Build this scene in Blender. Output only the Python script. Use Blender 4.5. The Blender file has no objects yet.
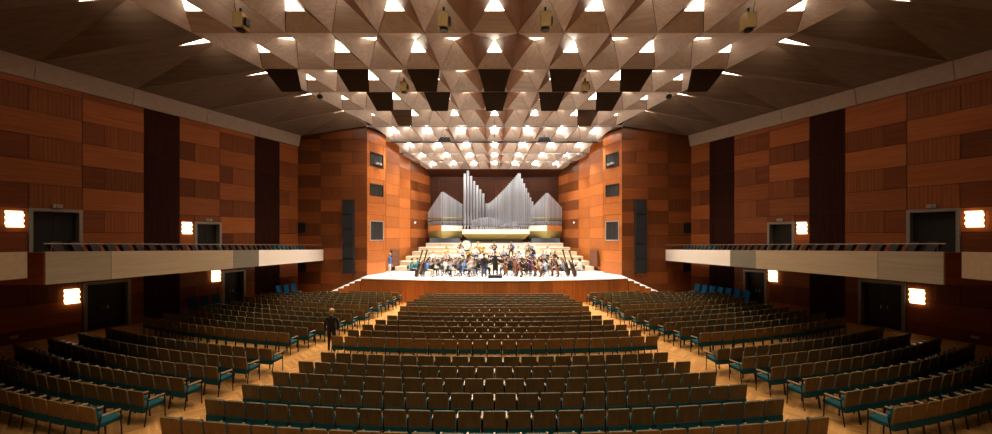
import bpy, math, random
from mathutils import Vector, Matrix
random.seed(7)
SC = bpy.context.scene
COL = SC.collection
PI = math.pi
EYE = 4.67            # eye height above the hall floor

# ---------------------------------------------------------------- camera, world, exposure
cam_d = bpy.data.cameras.new('camera'); cam = bpy.data.objects.new('camera', cam_d); COL.objects.link(cam)
cam_d.sensor_fit = 'HORIZONTAL'; cam_d.sensor_width = 36.0; cam_d.lens = 14.008
cam_d.shift_x = 1.5/992; cam_d.shift_y = 19.0/992
cam_d.clip_start = 0.05; cam_d.clip_end = 200
cam.location = (0, 0, EYE); cam.rotation_euler = (PI/2, 0, 0)
SC.camera = cam
w = bpy.data.worlds.new('world'); SC.world = w; w.use_nodes = True
w.node_tree.nodes['Background'].inputs[0].default_value = (0.9, 0.8, 0.7, 1)
w.node_tree.nodes['Background'].inputs[1].default_value = 0.0
vs = SC.view_settings
SC.display_settings.display_device = 'sRGB'
vs.view_transform = 'Standard'; vs.look = 'None'; vs.gamma = 1.0; vs.use_curve_mapping = False
vs.exposure = 0.0
SC.cycles.use_denoising = True
SC.cycles.sample_clamp_indirect = 6.0
SC.cycles.max_bounces = 8

HALL_LAMP = 14.0       # radiance of the coffer lamps over the audience
STAGE_LAMP = 60.0      # radiance of the coffer lamps over the stage
STAGE_SPOT = 1500.0     # watts of each stage downlight
HALL_SPOT = 900.0      # watts of each house downlight
SCONCE = 4.0
REAR_SPOT = 480.0      # watts of each rear house downlight

# ---------------------------------------------------------------- helpers
def tag(o, label=None, cat=None, group=None, kind=None):
    if label: o['label'] = label
    if cat: o['category'] = cat
    if group: o['group'] = group
    if kind: o['kind'] = kind
    return o
def empty(name, loc=(0,0,0), rz=0, parent=None):
    o = bpy.data.objects.new(name, None); COL.objects.link(o)
    o.empty_display_size = 0.1
    o.location = loc; o.rotation_euler = (0,0,rz)
    if parent: o.parent = parent
    return o
def link(name, me, parent=None, loc=None, rz=None):
    o = bpy.data.objects.new(name, me); COL.objects.link(o)
    if parent: o.parent = parent
    if loc is not None: o.location = loc
    if rz is not None: o.rotation_euler = (0,0,rz)
    return o
def copy_tree(o, parent=None):
    c = o.copy(); COL.objects.link(c); c.parent = parent
    for ch in list(o.children): copy_tree(ch, c)
    return c
def nth(n):
    s = 'th' if 10 <= n % 100 <= 20 else {1:'st',2:'nd',3:'rd'}.get(n % 10, 'th')
    return f'{n}{s}'

class MB:
    """collects boxes, tubes, prisms; mesh() makes one mesh"""
    def __init__(s): s.v=[]; s.f=[]; s.m=[]; s.sm=[]
    def add(s, vs_, fs, mi=0, smooth=False):
        b=len(s.v); s.v += [tuple(p) for p in vs_]
        for f in fs: s.f.append([b+i for i in f]); s.m.append(mi); s.sm.append(smooth)
    def box(s, c, d, rx=0, ry=0, rz=0, mi=0):
        x,y,z=[q/2 for q in d]
        P=[Vector(p) for p in ((-x,-y,-z),(x,-y,-z),(x,y,-z),(-x,y,-z),(-x,-y,z),(x,-y,z),(x,y,z),(-x,y,z))]
        if rx or ry or rz:
            M=Matrix.Rotation(rz,3,'Z')@Matrix.Rotation(ry,3,'Y')@Matrix.Rotation(rx,3,'X'); P=[M@p for p in P]
        C=Vector(c)
        s.add([p+C for p in P], [(0,3,2,1),(4,5,6,7),(0,1,5,4),(1,2,6,5),(2,3,7,6),(3,0,4,7)], mi)
        return s
    def bb(s, x0,x1,y0,y1,z0,z1, mi=0): return s.box(((x0+x1)/2,(y0+y1)/2,(z0+z1)/2),(x1-x0,y1-y0,z1-z0),mi=mi)
    def tube(s, p0,p1,r0,r1=None,n=8,mi=0,smooth=True):
        r1=r0 if r1 is None else r1
        a=Vector(p0); b=Vector(p1); d=(b-a)
        if d.length<1e-6: return s
        d.normalize(); u=d.orthogonal().normalized(); v=d.cross(u)
        P=[a+(u*math.cos(2*PI*i/n)+v*math.sin(2*PI*i/n))*r0 for i in range(n)]+[b+(u*math.cos(2*PI*i/n)+v*math.sin(2*PI*i/n))*r1 for i in range(n)]
        F=[(i,(i+1)%n,n+(i+1)%n,n+i) for i in range(n)]
        s.add(P,F,mi,smooth); s.add(P[:n],[tuple(reversed(range(n)))],mi); s.add(P[n:],[tuple(range(n))],mi)
        return s
    def lathe(s, prof, n=10, o=(0,0,0), mi=0, smooth=True):
        P=[]; 
        for r,z in prof:
            for i in range(n): P.append((o[0]+r*math.cos(2*PI*i/n), o[1]+r*math.sin(2*PI*i/n), o[2]+z))
        F=[]
        for k in range(len(prof)-1):
            for i in range(n): F.append((k*n+i,k*n+(i+1)%n,(k+1)*n+(i+1)%n,(k+1)*n+i))
        s.add(P,F,mi,smooth); s.add(P[:n],[tuple(reversed(range(n)))],mi); s.add(P[-n:],[tuple(range(n))],mi); return s
    def prism(s, poly, off, mi=0):
        """poly: list of 3D points; off: extrusion vector"""
        n=len(poly); O=Vector(off); A=[Vector(p) for p in poly]; B=[p+O for p in A]
        nrm=Vector((0,0,0))
        for i in range(n): nrm += A[i].cross(A[(i+1)%n])
        if nrm.dot(O)>0: A.reverse(); B.reverse()
        s.add(A+B,[tuple(range(n)),tuple(reversed(range(n,2*n)))]+[((i+1)%n,i,n+i,n+(i+1)%n) for i in range(n)],mi); return s
    def grid(s, fn, nu, nv, mi=0, smooth=True):
        P=[fn(i/nu,j/nv) for j in range(nv+1) for i in range(nu+1)]
        s.add(P,[(j*(nu+1)+i,j*(nu+1)+i+1,(j+1)*(nu+1)+i+1,(j+1)*(nu+1)+i) for j in range(nv) for i in range(nu)],mi,smooth); return s
    def mesh(s, name, *mats):
        me=bpy.data.meshes.new(name); me.from_pydata(s.v,[],s.f)
        for m in mats: me.materials.append(m)
        me.polygons.foreach_set('material_index', s.m); me.polygons.foreach_set('use_smooth', s.sm)
        me.update(); return me
    def obj(s, name, mat, parent=None, loc=None, rz=None):
        mats = mat if isinstance(mat,(list,tuple)) else (mat,)
        return link(name, s.mesh(name,*mats), parent, loc, rz)

# ---------------------------------------------------------------- materials
def new_mat(name):
    m=bpy.data.materials.new(name); m.use_nodes=True; nt=m.node_tree
    return m, nt, nt.nodes['Principled BSDF']
def plain(name, c, rough=0.6, metal=0.0, var=0.0, noise=0.0, nscale=8.0, spec=0.4):
    m,nt,b=new_mat(name); b.inputs['Roughness'].default_value=rough; b.inputs['Metallic'].default_value=metal
    b.inputs['Specular IOR Level'].default_value=spec
    N=nt.nodes; L=nt.links
    tc=N.new('ShaderNodeTexCoord'); no=N.new('ShaderNodeTexNoise'); no.inputs['Scale'].default_value=nscale; no.inputs['Detail'].default_value=4
    L.new(tc.outputs['Object'],no.inputs['Vector'])
    hs=N.new('ShaderNodeHueSaturation'); hs.inputs['Color'].default_value=(*c,1)
    oi=N.new('ShaderNodeObjectInfo')
    a=N.new('ShaderNodeMath'); a.operation='MULTIPLY_ADD'; L.new(oi.outputs['Random'],a.inputs[0]); a.inputs[1].default_value=var; a.inputs[2].default_value=1-var/2
    d=N.new('ShaderNodeMath'); d.operation='MULTIPLY_ADD'; L.new(no.outputs['Fac'],d.inputs[0]); d.inputs[1].default_value=max(noise,0.06); d.inputs[2].default_value=1-max(noise,0.06)/2
    e=N.new('ShaderNodeMath'); e.operation='MULTIPLY'; L.new(a.outputs[0],e.inputs[0]); L.new(d.outputs[0],e.inputs[1])
    L.new(e.outputs[0],hs.inputs['Value']); L.new(hs.outputs['Color'],b.inputs['Base Color'])
    return m
def wood(name, c1, c2, axis='X', var=0.35, rough=0.42, scale=1.0, rot_random=False, spec=0.25, bands=0.0):
    m,nt,b=new_mat(name); N=nt.nodes; L=nt.links
    b.inputs['Roughness'].default_value=rough; b.inputs['Specular IOR Level'].default_value=spec
    tc=N.new('ShaderNodeTexCoord'); mp=N.new('ShaderNodeMapping'); oi=N.new('ShaderNodeObjectInfo')
    s={'X':(0.5,14,14),'Z':(14,14,0.5),'Y':(14,0.5,14)}[axis]
    mp.inputs['Scale'].default_value=[q*scale for q in s]
    cx=N.new('ShaderNodeCombineXYZ'); mu=N.new('ShaderNodeMath'); mu.operation='MULTIPLY'; mu.inputs[1].default_value=57.0
    L.new(oi.outputs['Random'],mu.inputs[0])
    for k in range(3): L.new(mu.outputs[0],cx.inputs[k])
    L.new(cx.outputs[0],mp.inputs['Location'])
    if rot_random:
        vr=N.new('ShaderNodeVectorRotate'); vr.rotation_type='Z_AXIS'
        m3=N.new('ShaderNodeMath'); m3.operation='MULTIPLY'; m3.inputs[1].default_value=31.0; L.new(oi.outputs['Random'],m3.inputs[0])
        L.new(m3.outputs[0],vr.inputs['Angle']); L.new(tc.outputs['Object'],vr.inputs['Vector']); L.new(vr.outputs[0],mp.inputs['Vector'])
    else: L.new(tc.outputs['Object'],mp.inputs['Vector'])
    no=N.new('ShaderNodeTexNoise'); no.inputs['Scale'].default_value=1.0; no.inputs['Detail'].default_value=6; no.inputs['Roughness'].default_value=0.65
    L.new(mp.outputs[0],no.inputs['Vector'])
    cr=N.new('ShaderNodeValToRGB'); cr.color_ramp.elements[0].position=0.32; cr.color_ramp.elements[1].position=0.68
    cr.color_ramp.elements[0].color=(*c2,1); cr.color_ramp.elements[1].color=(*c1,1)
    L.new(no.outputs['Fac'],cr.inputs['Fac'])
    hs=N.new('ShaderNodeHueSaturation'); L.new(cr.outputs[0],hs.inputs['Color'])
    a=N.new('ShaderNodeMath'); a.operation='MULTIPLY_ADD'; L.new(oi.outputs['Random'],a.inputs[0]); a.inputs[1].default_value=var; a.inputs[2].default_value=1-var/2
    last=a
    if bands:
        # fine board seams across the grain
        wv=N.new('ShaderNodeTexWave'); wv.wave_type='BANDS'; wv.bands_direction='X' if axis=='Z' else 'Z'
        wv.inputs['Scale'].default_value=bands; wv.inputs['Distortion'].default_value=0
        L.new(tc.outputs['Object'],wv.inputs['Vector'])
        pw=N.new('ShaderNodeMath'); pw.operation='MULTIPLY_ADD'; L.new(wv.outputs['Fac'],pw.inputs[0]); pw.inputs[1].default_value=0.22; pw.inputs[2].default_value=0.82
        mm=N.new('ShaderNodeMath'); mm.operation='MULTIPLY'; L.new(pw.outputs[0],mm.inputs[0]); L.new(a.outputs[0],mm.inputs[1]); last=mm
    L.new(last.outputs[0],hs.inputs['Value']); L.new(hs.outputs['Color'],b.inputs['Base Color'])
    bp=N.new('ShaderNodeBump'); bp.inputs['Strength'].default_value=0.06; bp.inputs['Distance'].default_value=0.01
    L.new(no.outputs['Fac'],bp.inputs['Height']); L.new(bp.outputs[0],b.inputs['Normal'])
    return m
def glow(name, c, strength):
    m,nt,b=new_mat(name); b.inputs['Base Color'].default_value=(*c,1)
    b.inputs['Emission Color'].default_value=(*c,1); b.inputs['Emission Strength'].default_value=strength
    return m
def parquet():
    m,nt,b=new_mat('parquet'); N=nt.nodes; L=nt.links
    def M(op,a,bb=None,c=None):
        n=N.new('ShaderNodeMath'); n.operation=op
        for i,q in enumerate((a,bb,c)):
            if q is None: continue
            if isinstance(q,(int,float)): n.inputs[i].default_value=q
            else: L.new(q,n.inputs[i])
        return n.outputs[0]
    tc=N.new('ShaderNodeTexCoord'); sp=N.new('ShaderNodeSeparateXYZ'); L.new(tc.outputs['Object'],sp.inputs[0])
    p=0.9; wd=0.11
    fx=M('FRACT',M('DIVIDE',sp.outputs[0],p)); zig=M('MULTIPLY',M('ABSOLUTE',M('SUBTRACT',fx,0.5)),p*1.0)
    y2=M('DIVIDE',M('ADD',sp.outputs[1],zig),wd)
    row=M('FLOOR',y2); colm=M('FLOOR',M('DIVIDE',sp.outputs[0],p/2))
    cb=N.new('ShaderNodeCombineXYZ'); L.new(row,cb.inputs[0]); L.new(colm,cb.inputs[1])
    wn=N.new('ShaderNodeTexWhiteNoise'); wn.noise_dimensions='2D'; L.new(cb.outputs[0],wn.inputs['Vector'])
    cr=N.new('ShaderNodeValToRGB'); e=cr.color_ramp.elements
    e[0].color=(0.42,0.20,0.06,1); e[1].color=(0.68,0.37,0.13,1)
    L.new(wn.outputs['Value'],cr.inputs['Fac'])
    fr=M('FRACT',y2); seam=M('GREATER_THAN',fr,0.06); sm=M('MULTIPLY_ADD',seam,0.35,0.65)
    hs=N.new('ShaderNodeHueSaturation'); L.new(cr.outputs[0],hs.inputs['Color']); L.new(sm,hs.inputs['Value'])
    L.new(hs.outputs[0],b.inputs['Base Color']); b.inputs['Roughness'].default_value=0.38; b.inputs['Specular IOR Level'].default_value=0.35
    return m

M_PARQUET = parquet()
M_WH = wood('teak_horizontal', (0.41,0.128,0.036),(0.28,0.078,0.020),'X',0.45)
M_WV = wood('teak_vertical', (0.31,0.095,0.028),(0.20,0.056,0.016),'Z',0.5,bands=2.2)
M_WS = wood('teak_dark_square', (0.22,0.060,0.020),(0.15,0.036,0.012),'X',0.5)
M_DK = wood('wenge_strip', (0.048,0.012,0.008),(0.024,0.007,0.005),'Z',0.3,0.6,bands=2.6,spec=0.08)
M_GAP = plain('shadow_gap', (0.02,0.009,0.006),0.9)
M_OR = wood('stage_orange_wood', (0.46,0.145,0.030),(0.33,0.09,0.018),'Z',0.35)
M_ORH = wood('stage_orange_wood_horizontal', (0.46,0.145,0.030),(0.33,0.09,0.018),'X',0.35)
M_FW = wood('front_wall_wood', (0.25,0.072,0.018),(0.165,0.043,0.011),'X',0.45)
M_FV = wood('front_wall_wood_vertical', (0.20,0.057,0.015),(0.13,0.036,0.010),'Z',0.45,bands=2.2)
M_BACK = wood('organ_back_wall_wood', (0.10,0.032,0.014),(0.06,0.019,0.009),'Z',0.35)
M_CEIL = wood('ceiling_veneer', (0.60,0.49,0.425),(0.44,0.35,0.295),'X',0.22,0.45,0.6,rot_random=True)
M_CEIL_SHADE = wood('ceiling_veneer_shaded', (0.25,0.125,0.07),(0.17,0.08,0.045),'X',0.2,0.45,0.6,rot_random=True)  # browner veneer copy: light contrast of outward-facing facets put into the colour
M_SLAB = wood('ceiling_slab_veneer', (0.185,0.122,0.082),(0.12,0.078,0.052),'X',0.18,0.5,0.45)
M_DARKB = wood('reflector_dark_wood', (0.045,0.024,0.014),(0.028,0.015,0.009),'X',0.2)
M_BROWNB = wood('reflector_brown_wood', (0.15,0.085,0.05),(0.10,0.055,0.032),'X',0.2)
M_CONC = plain('beam_concrete', (0.42,0.33,0.265),0.8,noise=0.35,nscale=5)
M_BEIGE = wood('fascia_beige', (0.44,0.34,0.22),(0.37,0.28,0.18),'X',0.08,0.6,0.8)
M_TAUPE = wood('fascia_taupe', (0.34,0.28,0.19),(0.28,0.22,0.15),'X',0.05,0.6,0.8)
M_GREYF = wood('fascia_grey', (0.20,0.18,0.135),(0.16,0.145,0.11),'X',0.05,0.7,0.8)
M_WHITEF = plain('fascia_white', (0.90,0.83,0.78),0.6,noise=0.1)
M_FRAME = plain('door_frame_metal', (0.34,0.32,0.27),0.4,0.5,noise=0.4)
M_DOOR = plain('door_leaf_dark', (0.020,0.022,0.020),0.35)
M_CHROME = plain('bright_metal', (0.75,0.72,0.65),0.25,0.9)
M_BLACK = plain('black_matte', (0.012,0.012,0.013),0.5)
M_GRILL = plain('speaker_black', (0.012,0.014,0.018),0.7)
M_BACKSH = wood('chair_back_shell', (0.225,0.136,0.048),(0.150,0.088,0.030),'Z',0.18,0.45)
M_TEAL = plain('teal_upholstery', (0.009,0.080,0.105),0.85,noise=0.25,nscale=30,spec=0.2)
M_ARM = plain('pale_armrest', (0.42,0.33,0.23),0.22,spec=0.6)
M_LEG = plain('dark_chair_metal', (0.020,0.020,0.022),0.35,0.5)
M_BLUE = plain('bright_blue_upholstery', (0.02,0.28,0.70),0.8,noise=0.2,nscale=20,spec=0.2)
M_BALC = plain('balcony_seat_maroon', (0.016,0.008,0.008),0.7,var=0.5,spec=0.15)
M_BALCS = wood('balcony_soffit_wood', (0.11,0.05,0.03),(0.08,0.035,0.02),'X',0.1)
M_STAGE = wood('stage_boards', (0.88,0.85,0.82),(0.80,0.77,0.74),'X',0.05,0.5,0.7)
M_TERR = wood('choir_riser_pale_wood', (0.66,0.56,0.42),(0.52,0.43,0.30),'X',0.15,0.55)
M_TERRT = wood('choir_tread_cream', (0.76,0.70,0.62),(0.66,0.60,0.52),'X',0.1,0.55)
M_PIPE = plain('tin_pipe', (0.50,0.54,0.60),0.32,0.7,var=0.35)
M_GOLD = plain('gilded_case', (0.36,0.29,0.085),0.4,0.35,noise=0.2)
M_CASEW = plain('cream_case', (0.85,0.80,0.72),0.5)
M_CASEO = wood('case_orange', (0.50,0.20,0.06),(0.40,0.14,0.04),'X',0.1)
M_SLATE = plain('slate_underside', (0.10,0.115,0.14),0.6)
M_BOXF = plain('brass_spot_box', (0.34,0.22,0.07),0.4,0.4,noise=0.3)
M_RAIL = plain('grey_rail', (0.45,0.42,0.40),0.4,0.6)
M_HRAIL = plain('bronze_handrail', (0.16,0.11,0.09),0.5,0.4)
M_GLAMP = glow('coffer_lamp_glass', (1.0,0.86,0.66), HALL_LAMP)
M_SLAMP = glow('stage_lamp_glass', (1.0,0.94,0.85), STAGE_LAMP)
M_SCON = glow('sconce_glass', (1.0,0.66,0.36), SCONCE)
M_LEDS = glow('projector_light', (0.85,0.8,1.0), 6.0)

# ---------------------------------------------------------------- floor
mb=MB(); mb.bb(-33,33,-5,43,-0.3,0.0)
tag(mb.obj('floor',M_PARQUET),'orange herringbone parquet floor of the hall','floor',kind='structure')

# ---------------------------------------------------------------- wall frames
WL_T = 37.0
CORX, CORY = 15.3, 30.0
DX, DY = 0.3817, 0.9243
def wall_frame(side):
    """side -1 = left of the picture, +1 = right. Local +Y points into the hall, local x = sg*t."""
    if side<0: return (-CORX,CORY,0), math.atan2(-DY,-DX), 1
    return (CORX,CORY,0), math.atan2(DY,-DX), -1
def clip_rect(r, holes):
    """r=(a0,a1,z0,z1) minus hole rectangles -> list of rectangles"""
    out=[r]
    for h in holes:
        nxt=[]
        for (a0,a1,z0,z1) in out:
            if h[0]>=a1 or h[1]<=a0 or h[2]>=z1 or h[3]<=z0: nxt.append((a0,a1,z0,z1)); continue
            if h[0]>a0: nxt.append((a0,h[0],z0,z1))
            if h[1]<a1: nxt.append((h[1],a1,z0,z1))
            b0=max(a0,h[0]); b1=min(a1,h[1])
            if h[2]>z0: nxt.append((b0,b1,z0,h[2]))
            if h[3]<z1: nxt.append((b0,b1,h[3],z1))
        out=nxt
    return [q for q in out if q[1]-q[0]>0.06 and q[3]-q[2]>0.06]
def panel(parent, a0,a1,z0,z1, sg, mat, y0=0.0, th=0.04, gap=0.012, name='panel'):
    w_=a1-a0-2*gap; h_=z1-z0-2*gap
    mb=MB(); mb.box((0,0,0),(w_,th,h_))
    return mb.obj(name,mat,parent,(sg*(a0+a1)/2,y0+th/2,(z0+z1)/2))

ROWS=[-0.02,0.52,1.60,2.68,3.76,4.84,5.92,7.00,8.08,9.16,10.24,11.32,11.60]
# openings (t0,t1,z0,z1): gallery doors and floor doors
GAL = lambda Y: EYE-(0.40+0.64*(Y-9.88)/19.62)          # height of the gallery parapet top at depth Y
D_UP1=(12.24,13.98,3.02,EYE+1.25); D_UP2=(5.75,7.31,2.75,EYE+0.87)
D_LO1=(10.38,12.20,0.0,2.40); D_LO2=(4.18,5.69,0.0,2.43)
DOORS=[D_UP1,D_UP2,D_LO1,D_LO2]
MODS=[(0.0,1.60,'w',0,0.5),(1.60,3.51,'d',0,0),(3.51,5.84,'w',1,0.34),(5.84,8.10,'w',0,0.36),(8.10,9.80,'d',0,0),
      (9.80,12.24,'w',0,0.34),(12.24,15.7,'w',1,0.5),(15.7,18.1,'w',0,0.34),(18.1,19.9,'d',0,0),(19.9,22.3,'w',1,0.34),(22.3,24.7,'w',0,0.34)]
for side in (-1,1):
    org,rz,sg=wall_frame(side)
    sn='left' if side<0 else 'right'
    mb=MB()
    for (a0,a1,z0,z1) in clip_rect((0,WL_T,-0.1,13.2),[]):
        mb.bb(min(sg*a0,sg*a1),max(sg*a0,sg*a1),-0.75,-0.42,z0,z1)
    wall=mb.obj('wall_'+sn,M_GAP,None,org,rz)
    tag(wall,f'{sn} side wall clad in teak panels with two dark strips','wall',kind='structure')
    # backing just behind the panels, left open at the doors
    mb=MB()
    for (a0,a1,z0,z1) in clip_rect((0,WL_T,0,13.0),DOORS):
        mb.bb(min(sg*a0,sg*a1),max(sg*a0,sg*a1),-0.42,-0.001,z0,z1)
    mb.obj('backing',M_GAP,wall)
    for (t0,t1,kd,par,spl) in MODS:
        for r in range(len(ROWS)-1):
            z0,z1=ROWS[r],ROWS[r+1]
            if kd=='d':
                if r%3==0: 
                    zt=ROWS[min(r+3,len(ROWS)-1)]
                    for q in clip_rect((t0,t1,max(z0,0),zt),DOORS): panel(wall,*q,sg,M_DK,gap=0.008,th=0.03)
                continue
            z0=max(z0,0)
            full=(r+par)%2==0
            if full or z1-z0<0.5:
                for q in clip_rect((t0,t1,z0,z1),DOORS): panel(wall,*q,sg,M_WH)
            else:
                # split row: narrow dark square + wide vertical-grain panel
                if t1-t0>3: cuts=[t0,t0+1.75,t1]; mm=[M_WV,M_WS]
                elif par==0: cuts=[t0,t0+(t1-t0)*(1-spl),t1]; mm=[M_WV,M_WS]
                else: cuts=[t0,t0+(t1-t0)*(1-spl),t1]; mm=[M_WV,M_WS]
                if r>=10 and t0>9: mm=[M_WV,M_WV]
                for i in range(2):
                    for q in clip_rect((cuts[i],cuts[i+1],z0,z1),DOORS): panel(wall,*q,sg,mm[i])
    if True:  # plain cladding for the unseen rear stretch
        mb=MB(); mb.bb(min(sg*24.7,sg*WL_T),max(sg*24.7,sg*WL_T),0,0.04,0,11.6); mb.obj('panel',M_WV,wall)
    # cornice beam in cast segments
    beam=empty('trim_1' if side<0 else 'trim_2',org,rz)
    tag(beam,f'pale concrete cornice beam above the {sn} wall panels','beam',kind='structure')
    segs=[0.0,3.3,6.7,10.35,13.85,17.4,21,25,30,37]
    for i in range(len(segs)-1):
        a0,a1=segs[i],segs[i+1]
        mb=MB()
        P=[(0,0.0,11.62),(0,0.16,11.62),(0,0.34,12.40),(0,0.34,12.62),(0,0.0,12.62)]
        x0=sg*(a0+0.012); x1=sg*(a1-0.012)
        mb.prism([(x0,p[1],p[2]) for p in P],(x1-x0,0,0))
        mb.obj('beam_segment',M_CONC,beam)
    # doors
    for i,(a0,a1,z0,z1) in enumerate(DOORS):
        n=1+i+(0 if side<0 else 4)
        up='gallery' if i<2 else 'hall floor'
        far='nearer the stage' if i%2 else 'farther from the stage'
        org_v=Vector(org)+Matrix.Rotation(rz,3,'Z')@Vector((sg*(a0+a1)/2,0,z0))
        d=empty(f'door_{n}',org_v,rz)
        tag(d,f'dark double door in grey metal frame, {sn} {up}, {far}','door',kind='structure')
        wd=a1-a0; ht=z1-z0
        fm=MB()
        fw=0.13
        fm.bb(-wd/2,-wd/2+fw,-0.38,0.09,0,ht); fm.obj('door_jamb',M_FRAME,d)
        fm=MB(); fm.bb(wd/2-fw,wd/2,-0.38,0.09,0,ht); fm.obj('door_jamb',M_FRAME,d)
        fm=MB(); fm.bb(-wd/2+fw,wd/2-fw,-0.38,0.09,ht-fw,ht); fm.obj('door_head',M_FRAME,d)
        for q in (-1,1):
            lf=MB(); lw=wd/2-fw-0.01
            lf.bb(-lw/2,lw/2,-0.03,0.03,0.01,ht-fw-0.01)
            lo=lf.obj('door_leaf',M_DOOR,d,(q*(lw/2+0.005),-0.30,0))
            hb=MB(); hb.tube((0,0.03,0),(0,0.09,0),0.015,n=6); hb.tube((0,0.09,0),(-q*sg*0.0-q*0.13,0.09,0),0.014,n=6); hb.box((0,0.034,0.0),(0.05,0.01,0.2))
            hb.obj('door_handle',M_CHROME,lo,(-q*(lw/2-0.12),0,1.05))
        if i<2:
            e=MB(); e.bb(-0.16,0.16,0,0.12,0,0.16); e.tube((0,0.12,0.08),(0,0.2,0.06),0.06,n=10)
            ev=Vector(org)+Matrix.Rotation(rz,3,'Z')@Vector((sg*(a0+a1)/2,0.045,z1+0.05))
            tag(e.obj('emergency_lamp',M_RAIL,None,ev,rz),f'small grey lamp box above the {sn} gallery door {far}','lamp','lamp boxes above gallery doors')
    # sconces
    for (t,z,desc) in ((14.40,EYE+0.73,'on the gallery wall at the picture edge'),(7.74,EYE+0.47,'on the gallery wall beside the far door'),
                  (12.62,EYE-2.86,'under the gallery beside the near door'),(6.11,EYE-2.52,'under the gallery beside the far door')):
        v=Vector(org)+Matrix.Rotation(rz,3,'Z')@Vector((sg*t,0.041,z))
        s=empty('wall_sconce',v,rz)
        tag(s,f'glowing square louvred glass sconce {desc}, {sn} side','wall light','wall sconces')
        mb=MB(); mb.bb(-0.27,0.27,0,0.03,-0.34,0.34); mb.obj('backplate',M_RAIL,s)
        for k in range(6):
            z_=-0.30+k*0.12
            mb=MB(); off=0.02 if k%2 else -0.02
            mb.box((off,0.07,z_),(0.50,0.07,0.085),rx=0.25); mb.obj('glass_louvre',M_SCON,s)
    # low socket plate
    v=Vector(org)+Matrix.Rotation(rz,3,'Z')@Vector((sg*14.4,0.041,0.3))
    mb=MB(); mb.bb(-0.12,0.12,0,0.015,-0.06,0.06); mb.bb(-0.09,-0.02,0.015,0.02,-0.035,0.035); mb.bb(0.02,0.09,0.015,0.02,-0.035,0.035)
    tag(mb.obj('wall_socket',M_RAIL,None,v,rz),f'pale double socket plate low on the {sn} wall','socket','wall sockets')

# rear wall behind the camera
mb=MB(); mb.bb(-33,33,-5.0,-4.6,0,13.2)
tag(mb.obj('wall_rear',M_WV),'wood clad rear wall of the hall','wall',kind='structure')

# ---------------------------------------------------------------- front walls either side of the stage
FR_J=[0.02+0.936*k for k in range(0,14)]+[13.25]
for side in (-1,1):
    sn='left' if side<0 else 'right'
    mb=MB(); x0,x1=9.9,15.6
    mb.bb(min(side*x0,side*x1),max(side*x0,side*x1),30.04,30.4,0,13.3)
    fw=mb.obj('wall_front_'+sn,M_GAP)
    tag(fw,f'brown panelled front wall on the {sn} of the stage opening','wall',kind='structure')
    for r in range(14):
        z0,z1=FR_J[r],FR_J[r+1]
        cols=[9.9,11.05,13.52,15.3] if r%2 else [9.9,11.95,13.52,15.3]
        for c in range(3):
            mt=M_FW if (r+c)%2==0 else M_FV
            mb=MB(); g=0.01
            mb.box((0,0,0),(cols[c+1]-cols[c]-2*g,0.04,z1-z0-2*g))
            mb.obj('panel',mt,fw,(side*(cols[c]+cols[c+1])/2,30.02,(z0+z1)/2))
    for z in (EYE+0.65,EYE-2.4):
        mb=MB(); mb.bb(-0.35,0.35,-0.03,0.0,-0.4,0.4)
        for k in range(6): mb.box((0,-0.045,-0.3+k*0.12),(0.66,0.02,0.05),rx=0.5)
        mb.obj('vent_grille',M_BLACK,fw,(side*15.02,30.0,z))
    # line array
    la=empty('line_array_speaker',(side*11.27,29.98,EYE-2.9))
    tag(la,f'black vertical column of five loudspeakers on the {sn} front wall','speaker','speaker columns')
    for k in range(5):
        mb=MB(); mb.bb(-0.42,0.42,-0.34,0.0,0.015,1.12); mb.bb(-0.36,0.36,-0.36,-0.34,0.06,1.07)
        c=mb.obj('cabinet',M_GRILL,la,(0,0,k*1.14))

# ---------------------------------------------------------------- ceiling
LZ=[6.0,9.4,12.75,16.16,19.65,22.8,26.0,29.7,32.7,35.6,38.3,41.0]
LH=[8.5]*8+[8.05,7.65,7.43,7.10]
def SP(z): return 1.9465*(68-z)/51.84
def hz(z):
    for i in range(len(LZ)-1):
        if LZ[i]<=z<=LZ[i+1]:
            f=(z-LZ[i])/(LZ[i+1]-LZ[i]); return LH[i]+(LH[i+1]-LH[i])*f
    return LH[-1]
WZ=[7.3,10.6,13.9,17.2,20.4,23.8,27.1,29.95]
def wallx(z): return -(CORX+0.413*(CORY-z))+0.30
def stagex(z): return -(10.0-0.13*(z-30.0))
ceil=empty('ceiling'); tag(ceil,'folded veneer ceiling of triangular facets with lamps','ceiling',kind='structure')
def shrink(poly,d):
    n=len(poly); c=sum(poly,Vector((0,0,0)))/n; out=[]
    for p in poly:
        v=c-p; l=v.length
        out.append(p+v*min(0.3,d/max(l,1e-3)*1.6))
    return out
def facet(parent,poly,mat,name='facet',d=0.012,th=0.05):
    poly=shrink([Vector(p) for p in poly],d)
    c=sum(poly,Vector((0,0,0)))/len(poly)
    mb=MB(); mb.prism([p-c for p in poly],(0,0,th))
    return mb.obj(name,mat,parent,c)
lamp_no=0
def bayname(k):
    if k<=6: return f'{nth(k-1)} hall row from the camera' if k>=2 else 'behind the view'
    return f'{nth(k-6)} row over the stage'
lamps=[]
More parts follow.
